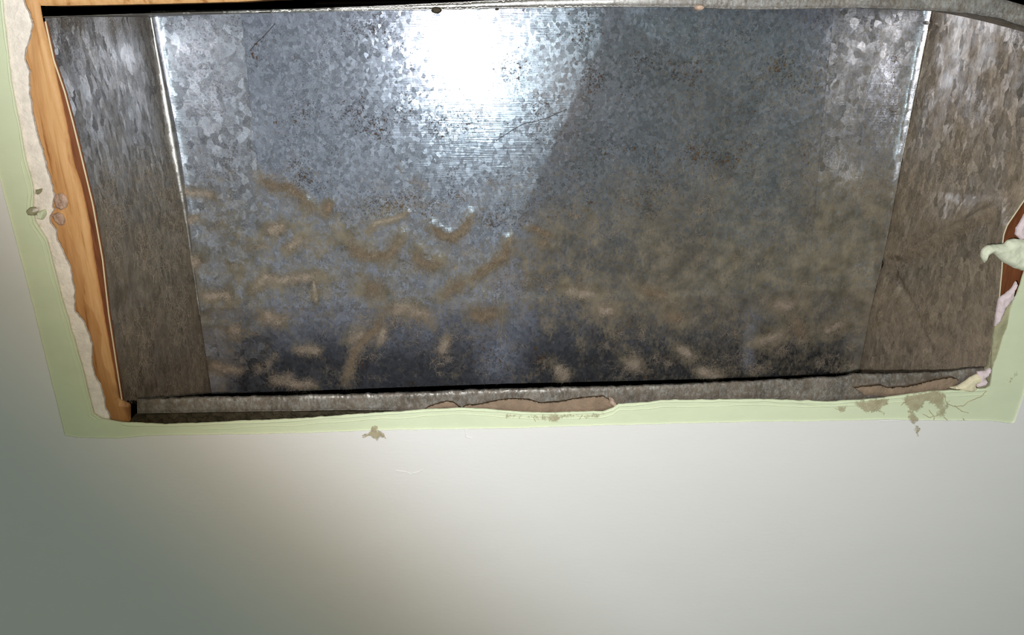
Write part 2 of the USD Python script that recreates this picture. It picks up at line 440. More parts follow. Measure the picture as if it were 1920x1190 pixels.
# ------------------------------------------------------------------ the room
RX, RY, RZ = 2.2, -6.0, 2.5
obj('floor', box(-RX, RX, RY, 0.0, -0.05, 0.0), 'floor_wood', label='brown wooden floor of the room', cat='floor', kind='structure')
obj('ceiling', box(-RX, RX, RY, 0.0, RZ, RZ + 0.05), 'room_paint', label='pale painted ceiling of the room', cat='ceiling', kind='structure')
obj('wall_left', box(-RX - 0.05, -RX, RY, 0.0, 0, RZ), 'room_paint', label='pale painted side wall on the left of the room', cat='wall', kind='structure')
obj('wall_right', box(RX, RX + 0.05, RY, 0.0, 0, RZ), 'room_paint', label='pale painted side wall on the right of the room', cat='wall', kind='structure')
obj('wall_back', box(-RX, RX, RY - 0.05, RY, 0, RZ), 'room_paint', label='pale painted wall opposite the duct opening', cat='wall', kind='structure')

wall = thing('wall_front', 'white painted wall with a rough rectangular opening bordered by pale green old paint', 'wall', kind='structure')
obj('white_paint', sheet([(-RX, 0), (RX, 0), (RX, RZ), (-RX, RZ)], go_w, 0.0, 0.0006), 'white_paint', wall)
mid = (go_w.min(0) + go_w.max(0)) / 2
g_out = mid + (go_w - mid) * 1.06
obj('green_paint', sheet(g_out, gi_w, 0.0006, 0.0012), 'green_paint', wall, label='pale green older paint left bare around the opening')
# board behind the paint, cut a little wider than the torn edge
gb = mid + (gi_w - mid) * (1.05, 1.24)
obj('wallboard', sheet([(-RX, 0), (RX, 0), (RX, RZ), (-RX, RZ)], gb, 0.0012, 0.0120), 'plaster', wall)

# raised bead of paint along the torn edge, wavering as it does
for pl, r, sd, off in ((GREEN_IN_L, 0.00045, 11, (-1.5, 0)), (GREEN_IN_B, 0.00050, 12, (0, 2.5)), ([(1640, 757), (1600, 759), (1560, 760), (1500, 757), (1450, 753)], 0.00045, 13, (0, 0)),
                       ([(x - 9, y + 2) for x, y in GREEN_IN_L[5:]], 0.0003, 14, (0, 0)), ([(x, y + 11) for x, y in GREEN_IN_B[2:]], 0.0003, 15, (0, 0))):
    q = rough_line(np.array(pl, float) + off, 2.5, 0.02, sd, 4)
    pts = np.array([at(x, y, 0.0007) for x, y in q])
    rr = r * (0.3 + 1.3 * fb(q, 0.018, sd + 40))
    obj('paint_ridge', tube(pts, rr, 7), 'green_paint', wall, smooth=True)

# bare plaster along the left side of the opening
PL_EDGE = [(40, -60), (43, 0), (59, 43), (55, 66), (48, 86), (45, 111), (53, 136), (54, 176), (60, 214), (67, 252), (76, 277), (79, 290), (88, 323), (98, 353), (100, 368), (97, 388), (101, 393), (91, 404), (93, 419), (103, 431), (106, 451), (116, 471), (131, 504), (137, 542), (139, 585), (156, 603), (166, 633), (171, 648), (171, 686), (174, 701), (187, 724), (193, 747), (197, 769), (206, 784), (204, 792)]
edge = rough_line(PL_EDGE, 2.4, 0.12, 21, 2.0)
inner = np.array(GREEN_IN_L, float) - (9, 0)
poly = np.vstack([edge, inner[::-1]])
m, d, pp = slab(poly, 0.0016, 0.0014, lambda p, d: 0.0009 * (fb(p * (1, 0.5), 0.07, 22, 5) - 0.5) * np.minimum(1, d / 4) - 0.0003 * np.exp(-d / 3.0), 3.0, 1)
obj('plaster', m, 'plaster', wall, smooth=40, label='broken white plaster edge along the left of the opening')


def chunk(name, poly, y0, h, matname, parent, seed, label=None, noise=0.5, step=2.0, depth=0.0008, freq=0.11, **kw):
    m, d, pp = slab(rough_line(list(poly) + [poly[0]], 0.8, 0.2, seed, 2.0), y0, depth, lambda p, d: h * np.sqrt(np.clip(d / (0.35 * d.max() + 1e-6), 0, 1)) * (1 - noise + noise * 2 * fb(p, freq, seed, 4)), step, seed)
    return obj(name, m, matname, parent, smooth=50, label=label, **kw)


chunk('plaster_chunk', [(1797, 724), (1822, 707), (1833, 702), (1848, 706), (1843, 714), (1829, 720), (1832, 729), (1820, 735), (1802, 731), (1780, 727)], 0.0016, 0.0016, 'cream_edge', wall, 31, 'small cream plaster chunk in the lower right corner of the opening')
chunk('plaster_chunk', [(1833, 697), (1850, 695), (1858, 690), (1854, 704), (1847, 708), (1852, 714), (1846, 721), (1832, 726), (1834, 710)], 0.0014, 0.0014, 'pink_plaster', wall, 32, 'pinkish white plaster chunk in the lower right corner of the opening')
chunk('plaster_chunk', [(1874, 560), (1886, 551), (1898, 541), (1906, 527), (1908, 534), (1902, 545), (1901, 560), (1893, 568), (1884, 578), (1879, 592), (1875, 601), (1866, 612), (1868, 592)], 0.0016, 0.0012, 'pink_plaster', wall, 33, 'pinkish plaster strip low on the right edge of the opening')
chunk('plaster_chunk', [(1912, 420), (1924, 398), (1934, 420), (1930, 448), (1914, 449), (1905, 440), (1906, 428)], 0.0014, 0.0012, 'pink_plaster', wall, 34, 'white plaster chunk above the curled paint flake')
chunk('olive_plaster', [(1866, 612), (1880, 594), (1890, 572), (1900, 562), (1897, 580), (1890, 610), (1882, 634), (1872, 668), (1864, 684), (1858, 694), (1860, 660), (1863, 625)], 0.0018, 0.0008, 'olive_plaster', wall, 35, 'olive grey scraped plaster low on the right edge of the opening')
chunk('olive_plaster', [(1834, 694), (1852, 688), (1864, 650), (1880, 650), (1880, 735), (1834, 738)], 0.0062, 0.0006, 'olive_plaster', wall, 41)
# the curled flake of green paint on the right edge
chunk('paint_flake', [(1934, 452), (1905, 448), (1893, 450), (1884, 458), (1866, 459), (1852, 461), (1843, 469), (1841, 482), (1846, 493), (1850, 486), (1855, 477), (1862, 475), (1868, 479), (1874, 485), (1882, 492), (1901, 502), (1916, 507), (1934, 510)], 0.0004, 0.0022, 'old_paint_edge', wall, 36, 'curled flake of cream green paint hooking into the opening on the right', 0.35, depth=0.001)
# crumbs at the broken spot on the left edge
chunk('paint_crumb', [(49, 395), (57, 388), (66, 389), (71, 396), (67, 404), (56, 403)], 0.0, 0.0016, 'olive_plaster', wall, 37, 'grey crumb on the green paint beside the torn plaster')
chunk('paint_crumb', [(60, 392), (70, 390), (72, 396), (64, 399)], -0.0012, 0.0010, 'plaster', wall, 38)
chunk('paint_crumb', [(70, 397), (84, 393), (86, 402), (80, 412), (70, 410)], 0.0008, 0.0012, 'green_paint', wall, 39)
chunk('paint_crumb', [(66, 356), (78, 354), (76, 361), (70, 366)], 0.0008, 0.0012, 'olive_plaster', wall, 40)
# brush mark in the white paint below the opening
for pl, sd in (([(742, 882), (760, 884), (770, 888), (786, 884), (794, 880)], 51), ([(872, 806), (873, 818), (884, 821)], 52), ([(1650, 790), (1690, 788)], 53)):
    q = rough_line(pl, 0.8, 0.2, sd, 2)
    obj('paint_ridge', tube([at(x, y, 0.0) for x, y in q], 0.00022, 6), 'white_paint', wall, smooth=True)

# black sheet put in behind the duct for the dark of the void
obj('wall_cavity', box(-0.6, 0.6, 0.205, 0.21, 0.9, 2.0), 'black_void_sheet', label='black sheet standing for the dark void of the wall cavity behind the duct', cat='wall cavity', kind='structure')

# ------------------------------------------------------------------ framing timber
RIDGE = [(62, -60), (72, 10), (78, 45), (93, 101), (106, 161), (118, 214), (134, 300), (151, 353), (164, 416), (174, 482), (184, 542), (194, 600), (210, 690), (221, 750), (243, 759), (243, 800)]
left = [(PL_EDGE[k][0] - 28, PL_EDGE[k][1]) for k in range(len(PL_EDGE))] + [(180, 800)]
poly = np.vstack([rough_line(RIDGE, 0.8, 0.08, 61), np.array(left, float)[::-1]])
m, d, pp = slab(poly, 0.0125, 0.0010, lambda p, d: 0.0006 * (fb(p * (1, 0.08), 0.12, 62, 4) - 0.5) - 0.0016 * np.exp(-d / 4.0), 4.0, 2)
stud = obj('wall_stud', m, 'stud_wood', None, smooth=35, label='orange brown wooden stud running down the left side of the opening', cat='wooden stud')
fe = [(85, 40), (101, 113), (121, 171), (136, 227), (154, 300), (174, 383), (192, 484), (204, 590), (229, 752)]
m, d, pp = slab(np.vstack([np.array(fe, float) + (3, 0), np.array([(x - 12, y) for x, y in RIDGE[2:-2]], float)[::-1]]), 0.0142, 0.0006, lambda p, d: 0.0003 * (fb(p * (1, 0.08), 0.12, 65, 4) - 0.5), 4.0, 2)
obj('side_face', m, 'dark_wood', stud, smooth=35, label='dark brown inner side of the stud')
# torn knots on the stud
chunk('torn_knot', [(100, 372), (106, 364), (116, 362), (125, 368), (128, 378), (124, 390), (114, 394), (104, 388)], 0.0122, 0.0007, 'scar', stud, 63, 'torn grey splintered patch on the stud, the upper one', 1.0, 1.2, freq=0.22)
chunk('torn_knot', [(96, 402), (108, 398), (118, 402), (122, 412), (120, 422), (110, 422), (102, 414)], 0.0122, 0.0007, 'scar', stud, 64, 'torn grey splintered patch on the stud, the lower one', 1.0, 1.2, freq=0.22)
m, d, pp = slab([(45, -60), (2070, -60), (2070, -34), (1000, -14), (505, -1), (450, 3), (300, 7), (150, 10), (80, 11), (55, 8)], 0.0135, 0.012, lambda p, d: -0.001 * np.exp(-d / 3), 6.0, 3)
obj('header_board', m, 'stud_wood', None, smooth=35, label='orange brown wooden board above the top left corner of the duct', cat='wooden board')
m, d, pp = slab([(2075, -40), (2040, -40), (2005, 100), (1960, 330), (1925, 372), (1895, 425), (1880, 458), (1876, 505), (1870, 570), (1862, 625), (1950, 640), (1990, 480), (2030, 330), (2060, 100)], 0.0165, 0.006, lambda p, d: 0.0008 * (fb(p * (1, 0.1), 0.1, 66, 4) - 0.5), 5.0, 3)
obj('wall_stud', m, 'dark_wood', None, smooth=35, label='dark reddish brown stud glimpsed in the gap by the curled paint flake', cat='wooden stud')

# ------------------------------------------------------------------ sheet metal duct
duct = thing('sheet_metal_duct', 'dusty galvanized sheet metal return air duct set in the wall opening', 'duct')
YF = 0.0145
FOLD_L = [(278, -30), (283, 33), (300, 130), (320, 250), (347, 400), (375, 590), (397, 738)]
FOLD_R = [(1757, -30), (1742, 42), (1716, 170), (1690, 300), (1672, 400), (1655, 480), (1630, 590), (1610, 700)]
BOT = [(397, 738), (650, 730), (960, 719), (1200, 713), (1440, 706), (1610, 699)]


def interp_x(pl, y):
    pl = np.asarray(pl, float)
    return np.interp(y, pl[:, 1], pl[:, 0])


def interp_y(pl, x):
    pl = np.asarray(pl, float)
    return np.interp(x, pl[:, 0], pl[:, 1])


# dust lying on the back panel, traced: (points, width px, amount)
CLUMPS = [
    ([(488, 337), (512, 349), (545, 353), (558, 365), (588, 391)], 15, 'brown_lint', 'long brown lint streak slanting down on the left half of the back panel'),
    ([(619, 378), (613, 392), (606, 400)], 12, 'brown_lint', 'short brown lint tuft just right of the long slanting streak'),
    ([(652, 444), (660, 465), (676, 478), (727, 482), (742, 462), (752, 440)], 15, 'brown_lint', 'hook shaped brown lint clump left of centre on the back panel'),
    ([(690, 436), (706, 418), (735, 412), (766, 399)], 7, 'lint', 'thin pale lint strand arching above the hook shaped clump'),
    ([(808, 423), (826, 438), (848, 446), (868, 433), (884, 404)], 13, 'brown_lint', 'smile shaped brown lint curl below the bright spot'),
    ([(470, 546), (497, 520), (525, 528), (570, 523), (602, 511)], 14, 'lint', 'pale lint ridge lying level, left of centre, low on the panel'),
    ([(588, 526), (590, 545), (592, 568)], 6, 'lint', 'thin lint thread hanging from the right end of the level pale ridge'),
    ([(566, 443), (556, 455), (537, 471)], 13, 'lint', 'small pale lint tuft left of the hook shaped clump'),
    ([(500, 432), (520, 428), (532, 420)], 16, 'lint', 'faint pale lint patch on the left part of the panel, above the small tuft'),
    ([(682, 534), (700, 546), (717, 548)], 24, 'brown_lint', 'soft brown lint patch right of the level pale ridge'),
    ([(780, 470), (790, 492), (812, 500), (826, 490)], 18, 'brown_lint', 'mottled brown lint patch right of the hook shaped clump'),
    ([(954, 448), (946, 480), (928, 495), (893, 518), (876, 526)], 14, 'brown_lint', 'bent brown lint clump near the middle of the panel'),
    ([(872, 530), (850, 540), (828, 556)], 16, 'brown_lint', 'brown lint streak trailing down left of the bent middle clump'),
    ([(722, 578), (760, 580), (792, 584), (806, 604)], 19, 'lint', 'pale brown lint shelf low on the panel above the diagonal streak'),
    ([(716, 588), (706, 615), (680, 640), (662, 665), (654, 690), (648, 722)], 15, 'brown_lint', 'long brown diagonal lint streak reaching down to the bottom lip'),
    ([(716, 612), (717, 632), (710, 645)], 12, 'lint', 'pale lint flap at the bend of the diagonal streak'),
    ([(652, 640), (668, 632), (684, 624)], 14, 'lint', 'wispy pale lint left of the diagonal streak'),
    ([(490, 590), (508, 596), (532, 606)], 17, 'lint', 'pale lint tuft below the level ridge at left'),
    ([(556, 656), (580, 655), (601, 657)], 14, 'lint', 'small pale lint tuft low at left, beside a hanging thread'),
    ([(505, 706), (530, 715), (560, 722), (596, 724)], 14, 'lint', 'pale lint along the bottom edge of the panel at left'),
    ([(880, 588), (905, 592), (936, 586)], 18, 'brown_lint', 'brown lint tuft low at the middle of the panel'),
    ([(838, 636), (830, 648), (826, 664)], 14, 'lint', 'small tan lint speck right of the diagonal streak'),
    ([(374, 553), (398, 556), (422, 552), (437, 570)], 15, 'lint', 'pale lint roll against the left fold, half way down'),
    ([(338, 359), (365, 361), (402, 368)], 12, 'lint', 'pale lint wedge across the bright left fold, the topmost one there'),
    ([(346, 414), (360, 412), (372, 408)], 11, 'lint', 'small lint wedge on the left fold, below the topmost wedge'),
    ([(350, 482), (364, 492), (376, 486)], 16, 'lint', 'fuzzy lint ball on the left fold'),
    ([(428, 618), (440, 624), (452, 618)], 18, 'lint', 'pale tan lint tuft near the lower left fold'),
    ([(392, 684), (420, 690), (455, 696)], 13, 'lint', 'pale lint streak in the lower left corner of the back panel'),
    ([(994, 427), (1015, 434), (1037, 441)], 10, 'brown_lint', 'thin brown lint streak right of the middle, at mid height'),
    ([(1012, 452), (1024, 458)], 14, 'brown_lint', 'round brown lint speck under the thin streak right of the middle'),
    ([(1060, 545), (1090, 550), (1118, 552)], 16, 'lint', 'faint tan lint line right of the middle, low down'),
    ([(1198, 542), (1218, 548), (1252, 556)], 16, 'brown_lint', 'orange brown lint streak on the right half of the panel'),
    ([(1118, 578), (1132, 584), (1152, 580)], 17, 'lint', 'tan lint tuft below the faint line right of the middle'),
    ([(1248, 588), (1262, 594), (1278, 602)], 17, 'brown_lint', 'orange brown lint tuft below the streak on the right half'),
    ([(1178, 676), (1190, 684), (1200, 680)], 20, 'lint', 'pale lint ball near the bottom edge, right of the middle'),
    ([(1268, 652), (1282, 658), (1298, 668)], 14, 'lint', 'tan lint tuft near the bottom edge, right half'),
    ([(1306, 694), (1322, 700), (1350, 704)], 13, 'lint', 'tan lint strip on the bottom edge of the right half'),
    ([(1488, 600), (1500, 615), (1508, 634)], 19, 'brown_lint', 'pinkish brown lint clump low at the right of the panel'),
    ([(1544, 622), (1560, 614), (1584, 606)], 13, 'lint', 'pale lint wisp right of the pinkish clump'),
    ([(1450, 572), (1470, 574), (1492, 570)], 15, 'lint', 'pinkish tan lint wisp above the pinkish clump'),
    ([(1420, 640), (1450, 632), (1470, 626)], 14, 'lint', 'long grey wisp left of the pinkish clump'),
    ([(1040, 690), (1062, 702), (1052, 712)], 15, 'lint', 'small tan lint bit at the bottom edge near the middle'),
]


def stroke_field(px, spread=1.0):
    """amount of dust round the traced clumps at pixels px"""
    out = np.zeros(len(px))
    P = spoints(px)
    for pl, w, mt, _ in CLUMPS:
        dd = sdist(P, LineString(pl))
        out = np.maximum(out, np.exp(-(dd / (w * 0.9 * spread)) ** 2))
    return out


# back panel
nv, nu = 150, 330
vs = np.linspace(-30, 738, nv)
RAIL_LO = [(81, 33), (200, 29), (300, 27), (480, 24), (600, 22), (700, 20), (850, 18), (960, 16), (1150, 13), (1300, 14), (1350, 17), (1440, 18), (1600, 15), (1700, 18), (1755, 21), (1813, 25), (1870, 34), (1925, 52), (1990, 80)]
P = np.zeros((nv, nu, 3))
for i, y in enumerate(vs):
    xl, xr = interp_x(FOLD_L, y), interp_x(FOLD_R, y)
    for j, x in enumerate(np.linspace(xl, xr, nu)):
        P[i, j] = at(x, min(y, interp_y(BOT, x) if y > 600 else y), YB)
# let the lower rows follow the sloping bottom edge
for j in range(nu):
    yb = interp_y(BOT, proj(P[-1, j])[0])
    xt = 283 + (1742 - 283) * j / (nu - 1)
    for i, y in enumerate(vs):
        yt = np.interp(xt, *np.array(RAIL_LO, float).T) - 7
        yy = yt + (y + 30) * (yb - yt) / 768.0
        xl, xr = interp_x(FOLD_L, yy), interp_x(FOLD_R, yy)
        P[i, j] = at(xl + (xr - xl) * j / (nu - 1), yy, YB)
flat = P.reshape(-1, 3)


def fields(pix):
    """dust, dull film and lint amount on the back of the duct"""
    n1, n2, n3 = fb(pix, 0.02, 71, 5), fb(pix * (1, 0.45), 0.05, 72, 4), fb(pix, 0.007, 73, 3)
    x, y = pix[:, 0], pix[:, 1]
    dust = 0.06 + 0.36 * sm(180, 520, y + 500 * (n3 - 0.5)) + 0.30 * sm(1000, 1300, x + 260 * (n3 - 0.5)) * sm(-60, 170, y) \
        + 0.46 * (n1 - 0.5) * (0.3 + sm(150, 500, y)) + 0.24 * (n2 - 0.5) * sm(200, 450, y)
    dust += 0.14 * sm(1480, 1680, x)
    w1, w2 = 1 - np.abs(2 * fb(pix, 0.016, 175, 4) - 1), 1 - np.abs(2 * fb(pix * (1, 1.5), 0.028, 176, 4) - 1)
    wisp = sm(0.86, 0.99, w1) * sm(0.45, 0.6, fb(pix, 0.01, 177, 3)) + 0.7 * sm(0.88, 0.99, w2)
    dust += 0.30 * wisp * sm(260, 480, y) * (1 - 0.4 * sm(1000, 1300, x))
    low = sm(540, 680, y + 120 * (n1 - 0.5)) * sm(380, 470, x) * sm(1650, 1560, x)
    dust -= 0.46 * low
    sf = stroke_field(pix)
    dust = np.clip(dust + 0.55 * sf * (0.4 + 1.0 * fb(pix, 0.06, 74, 4)), 0, 1)
    film = 0.60 - 0.36 * sm(930, 1060, x) + 0.12 * sm(1350, 1600, x) + 0.4 * (n1 - 0.5)  # step right of centre paints the wedge darker and the glow at left brighter
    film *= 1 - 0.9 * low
    # scuffs
    film += 0.5 * np.exp(-((x - 935) / 42.0) ** 2 - ((y - 668) / 46.0) ** 2) * (0.3 + 1.4 * (fb(pix, 0.09, 76, 4) - 0.2))
    film += 0.35 * np.exp(-((x - 1405 + (y - 640) * 0.12) / 12.0) ** 2) * sm(560, 600, y) * sm(700, 680, y)
    return dust, np.clip(film, 0, 0.9), sf


pix = proj(flat)
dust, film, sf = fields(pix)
flat[:, 1] -= 0.0009 * sf * fb(pix, 0.08, 75, 4) - 0.0008 * np.sin(pix[:, 0] * 0.006) * np.sin(pix[:, 1] * 0.005)
V, Fc = grid_mesh(flat.reshape(nv, nu, 3))
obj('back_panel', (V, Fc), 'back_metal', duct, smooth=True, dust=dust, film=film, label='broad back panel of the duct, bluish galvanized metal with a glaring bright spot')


def corner_flange(fold, xin, seed, sgn, parent_label):
    """the strip that the side panel turns on to the back panel"""
    n, mm = 120, 24
    ys = np.linspace(20 if sgn < 0 else 10, 733 if sgn < 0 else 697, n)
    Q = np.zeros((n, mm, 3))
    for i, y in enumerate(ys):
        a, b = interp_x(fold, y), interp_x(xin, y)
        for j, t in enumerate(np.linspace(0, 1, mm)):
            bend = 0.0022 * math.exp(-t * 14)
            Q[i, j] = at(a + (b - a) * t, y, YB - 0.0002 - bend)
    fl = Q.reshape(-1, 3)
    q = proj(fl)
    e = np.tile(np.linspace(0, 1, mm), n)
    du, fi, _ = fields(q)
    return obj('corner_flange', grid_mesh(Q), 'flange_metal', duct, smooth=True, dust=du, film=fi, label=parent_label)


corner_flange(FOLD_L, [(446, -25), (452, 30), (466, 160), (484, 330), (500, 500), (514, 740)], 81, -1, 'coarse spangled strip beside the left fold')
corner_flange(FOLD_R, [(1566, -25), (1560, 60), (1545, 200), (1528, 400), (1512, 560), (1498, 700)], 82, 1, 'coarse spangled strip beside the right fold')

# bright rounded fold on the left, thin folded seam on the right
fl = [at(x, y, YB - 0.002) for x, y in resample(FOLD_L[1:6], 60)]
t = np.linspace(0, 1, 60)
obj('fold_seam', tube(fl, 0.0006 + 0.0022 * np.exp(-((t - 0.42) / 0.26) ** 2), 10), 'rail_metal', duct, smooth=True, dust=np.repeat(np.clip(0.0 + 0.5 * sm(0.5, 0.9, t), 0, 1), 10), film=np.zeros(600), label='bright rounded fold between left side and back')
fr = [at(x, y, YB - 0.0018) for x, y in rough_line([(1739, 55), (1716, 170), (1690, 300), (1672, 400), (1655, 480), (1630, 590), (1611, 690)], 0.8, 0.02, 84, 8)]
n = len(fr)
obj('fold_seam', tube(fr, 0.00036, 8), 'rail_metal', duct, smooth=True, dust=np.repeat(0.1 + 0.5 * sm(0.3, 0.7, np.linspace(0, 1, n)), 8), film=np.zeros(n * 8), label='thin shiny seam between back and right side')

# side panels
FRONT_L = [(75, -30), (85, 40), (101, 113), (121, 171), (136, 227), (154, 300), (174, 383), (192, 484), (204, 590), (229, 752)]
FRONT_R = [(2012, -30), (1990, 60), (1950, 250), (1932, 340), (1922, 373), (1905, 398), (1889, 421), (1882, 440), (1880, 456), (1879, 502), (1874, 557), (1868, 600), (1860, 650), (1852, 694)]


def side_panel(front, fold, ytop, ytop_fold, yb_front, yb_fold, seed, right):
    n, mm = 170, 70
    Q = np.zeros((n, mm, 3))
    for i, t in enumerate(np.linspace(0, 1, n)):
        ya, yb = ytop + (yb_front - ytop) * t, ytop_fold + (yb_fold - ytop_fold) * t
        A, B = at(interp_x(front, ya), ya, YF), at(interp_x(fold, yb), yb, YB - 0.001)
        for j, s in enumerate(np.linspace(0, 1, mm)):
            Q[i, j] = A + (B - A) * s
    fl = Q.reshape(-1, 3)
    q = proj(fl)
    a, b = fb(q * (1, 0.5), 0.04, seed, 5), fb(q, 0.012, seed + 1, 4)
    if right:
        ridge = interp_y([(1640, 484), (1700, 474), (1760, 442), (1850, 396), (1930, 360)], q[:, 0])
        s = q[:, 1] - ridge
        amp = sm(1636, 1680, q[:, 0]) * sm(1885, 1840, q[:, 0])
        dent = 0.0045 * sm(-4, 14, s) * np.exp(-np.maximum(s, 0) / 75.0) * amp - 0.0016 * np.exp(-(s / 9.0) ** 2) * amp
        crease = interp_y([(1640, 484), (1668, 520), (1712, 590), (1760, 700)], q[:, 0])
        dent += 0.0022 * np.exp(-((q[:, 1] - crease) / 12.0) ** 2) * amp * sm(1790, 1700, q[:, 0])
        fl[:, 0] += dent + 0.0012 * (b - 0.5)
        du = 0.26 + 0.34 * sm(230, 480, q[:, 1] + 160 * (b - 0.5)) + 0.95 * (a - 0.5) + 0.35 * np.exp(-(s / 22.0) ** 2) * amp - 0.35 * sm(6, 20, s) * sm(110, 50, s) * sm(1640, 1680, q[:, 0]) * sm(1880, 1800, q[:, 0])
        pit = sm(6, 20, s) * sm(110, 50, s) * sm(1640, 1680, q[:, 0]) * sm(1880, 1800, q[:, 0])
        fi = (0.62 + 1.3 * (a - 0.5)) * (1 - 0.7 * pit)
    else:
        du = 0.20 + 0.40 * sm(180, 560, q[:, 1] + 140 * (b - 0.5)) + 0.6 * (a - 0.5)
        fi = 0.48 + 0.6 * (a - 0.5) + 0.35 * sm(0.72, 0.98, np.tile(np.linspace(0, 1, mm), n)) + 0.3 * sm(90, 40, q[:, 1])
        fl[:, 0] += 0.0010 * (b - 0.5)
    du -= 0.0
    mesh = grid_mesh(Q)
    if not right:
        mesh = (mesh[0], mesh[1][:, ::-1])
    return obj('side_panel', mesh, 'right_metal' if right else 'side_metal', duct, smooth=True, dust=np.clip(du, 0, 1), film=np.clip(fi, 0, 0.9), label='dusty right side of the duct with a dented crease' if right else 'dusty left side of the duct')


side_panel(FRONT_L, FOLD_L, 34, 24, 752, 737, 91, False)
side_panel(FRONT_R, FOLD_R, 50, 5, 694, 699, 93, True)
for fr_, n in ((FRONT_L[1:], 80), (FRONT_R[1:], 80)):
    pts = np.array([at(x, y, YF - 0.0003) for x, y in resample(fr_, n)])
    obj('edge_bead', tube(pts, 0.0003, 6), 'cream_edge', duct, smooth=True, label='cream coloured raw sheet edge')

# top: rail across the front and the panel that runs back from it
RAIL_HI = [(1990, 34), (1925, 11), (1890, 1), (1850, -8), (1700, -14), (1440, -14), (1300, -12), (1150, -9), (960, -2), (850, 4), (700, 11), (600, 15), (480, 19), (300, 24), (200, 27), (81, 31)]
poly = np.vstack([rough_line(RAIL_LO, 0.5, 0.05, 101, 4), np.array(RAIL_HI, float)])
m, d, pp = slab(poly, 0.009, 0.002, lambda p, d: 0.0009 * np.sqrt(np.clip(d / 8, 0, 1)), 3.0, 5)
obj('top_rail', m, 'rail_metal', duct, smooth=True, dust=np.clip(0.10 + 0.45 * sm(1000, 1350, pp[:, 0]) + 0.5 * (fb(pp, 0.03, 102) - 0.5), 0, 1), film=np.clip(0.05 + 0.55 * sm(950, 1300, pp[:, 0]), 0, 1), label='folded metal rail along the top of the opening, bright left of centre, dull at right')
lo = resample(RAIL_LO, 120)
Q = np.zeros((120, 12, 3))
for i, (x, y) in enumerate(lo):
    A = at(x, y - 1, 0.0105)
    zb = at(x, min(y - 7, 8) if x > 500 else y - 1, YB)[2]
    for j, s in enumerate(np.linspace(0, 1, 12)):
        Q[i, j] = A + np.array([(-0.02 if x > 960 else 0.02) * s * 0, (YB - 0.0105) * s, (zb - A[2]) * s])
obj('top_panel', grid_mesh(Q), 'side_metal', duct, smooth=True, dust=np.full(1440, 0.3), film=np.full(1440, 0.6))
# screw head and grit on the rail, metal bump added for the glint of a dent
for k, (x, y, w, mt, lb) in enumerate([(1312, 14, 9, 'scar', 'small rusty screw head on the top rail'), (818, 19, 10, 'crumb', 'dark grit lump on the top rail above the bright spot'), (932, 17, 4, 'crumb', None), (1738, 43, 5, 'rail_metal', None)]):
    poly = [(x + w * math.cos(a), y + 0.65 * w * math.sin(a)) for a in np.linspace(0, 2 * np.pi, 11)[:-1]]
    chunk('glint_bump' if mt == 'rail_metal' else 'screw_head' if mt == 'scar' else 'grit', poly, 0.0082 if k < 3 else YB - 0.003, 0.0012, mt, duct, 110 + k, lb, 0.5, 1.5, 0.003)

# bottom lip, thick with dust
LIP_TOP = [(257, 748), (330, 746), (400, 744), (480, 743), (650, 740), (750, 737), (850, 733), (960, 729), (1080, 726), (1200, 723), (1320, 718), (1440, 713), (1520, 709), (1585, 705), (1600, 701), (1660, 700), (1720, 698), (1780, 696), (1815, 691), (1845, 689)]
LIP_BOT = [(1850, 712), (1800, 722), (1700, 733), (1620, 738), (1560, 742), (1440, 750), (1300, 754), (1200, 760), (1100, 766), (960, 768), (880, 768), (800, 772), (740, 769), (650, 768), (560, 770), (480, 771), (350, 773), (257, 775)]
LIP_BOT = [(x, y + (10 if x > 860 else 0)) for x, y in LIP_BOT]
poly = np.vstack([rough_line(LIP_TOP, 2.2, 0.09, 121, 2.5), np.array(LIP_BOT, float)])
m, d, pp = slab(poly, 0.0052, 0.0008, lambda p, d: 0.0007 * np.sqrt(np.clip(d / 6, 0, 1)) + 0.0005 * (fb(p, 0.08, 122, 5) - 0.5), 3.0, 6)
obj('bottom_lip', m, 'rail_metal', duct, smooth=True, dust=np.clip(0.80 + 0.35 * (fb(pp, 0.02, 123) - 0.5), 0, 1), film=np.full(len(pp), 0.6), label='grey brown dusty metal lip along the bottom of the opening')
CAKE = [(784, 772), (800, 764), (815, 757), (835, 751), (850, 753), (860, 760), (866, 764), (874, 758), (895, 757), (920, 752), (940, 748), (960, 746), (990, 748), (1010, 754), (1040, 752), (1060, 750), (1090, 744), (1130, 741), (1146, 750), (1160, 758), (1146, 767), (1100, 777), (1040, 778), (985, 780), (950, 774), (900, 768), (850, 766)]
m, d, pp = slab(rough_line(CAKE + [CAKE[0]], 1.6, 0.15, 125, 2.0), 0.0040, 0.004, lambda p, d: 0.0011 * np.sqrt(np.clip(d / 8, 0, 1)) + 0.0010 * (fb(p, 0.12, 126, 5) - 0.5), 2.5, 7)
obj('dust_cake', m, 'dust_cake', None, smooth=True, label='caked brown dust with a cracked rim on the middle of the bottom lip', cat='dust')
CAKE2 = [(1600, 726), (1650, 720), (1660, 726), (1700, 724), (1740, 714), (1780, 706), (1800, 712), (1790, 722), (1775, 734), (1740, 738), (1710, 744), (1660, 742), (1620, 740)]
m, d, pp = slab(rough_line(CAKE2 + [CAKE2[0]], 1.6, 0.15, 127, 2.0), 0.0034, 0.004, lambda p, d: 0.0010 * np.sqrt(np.clip(d / 8, 0, 1)) + 0.0010 * (fb(p, 0.12, 128, 5) - 0.5), 2.5, 8)
obj('dust_cake', m, 'dust_cake', None, smooth=True, label='caked brown dust on the right end of the bottom lip', cat='dust')
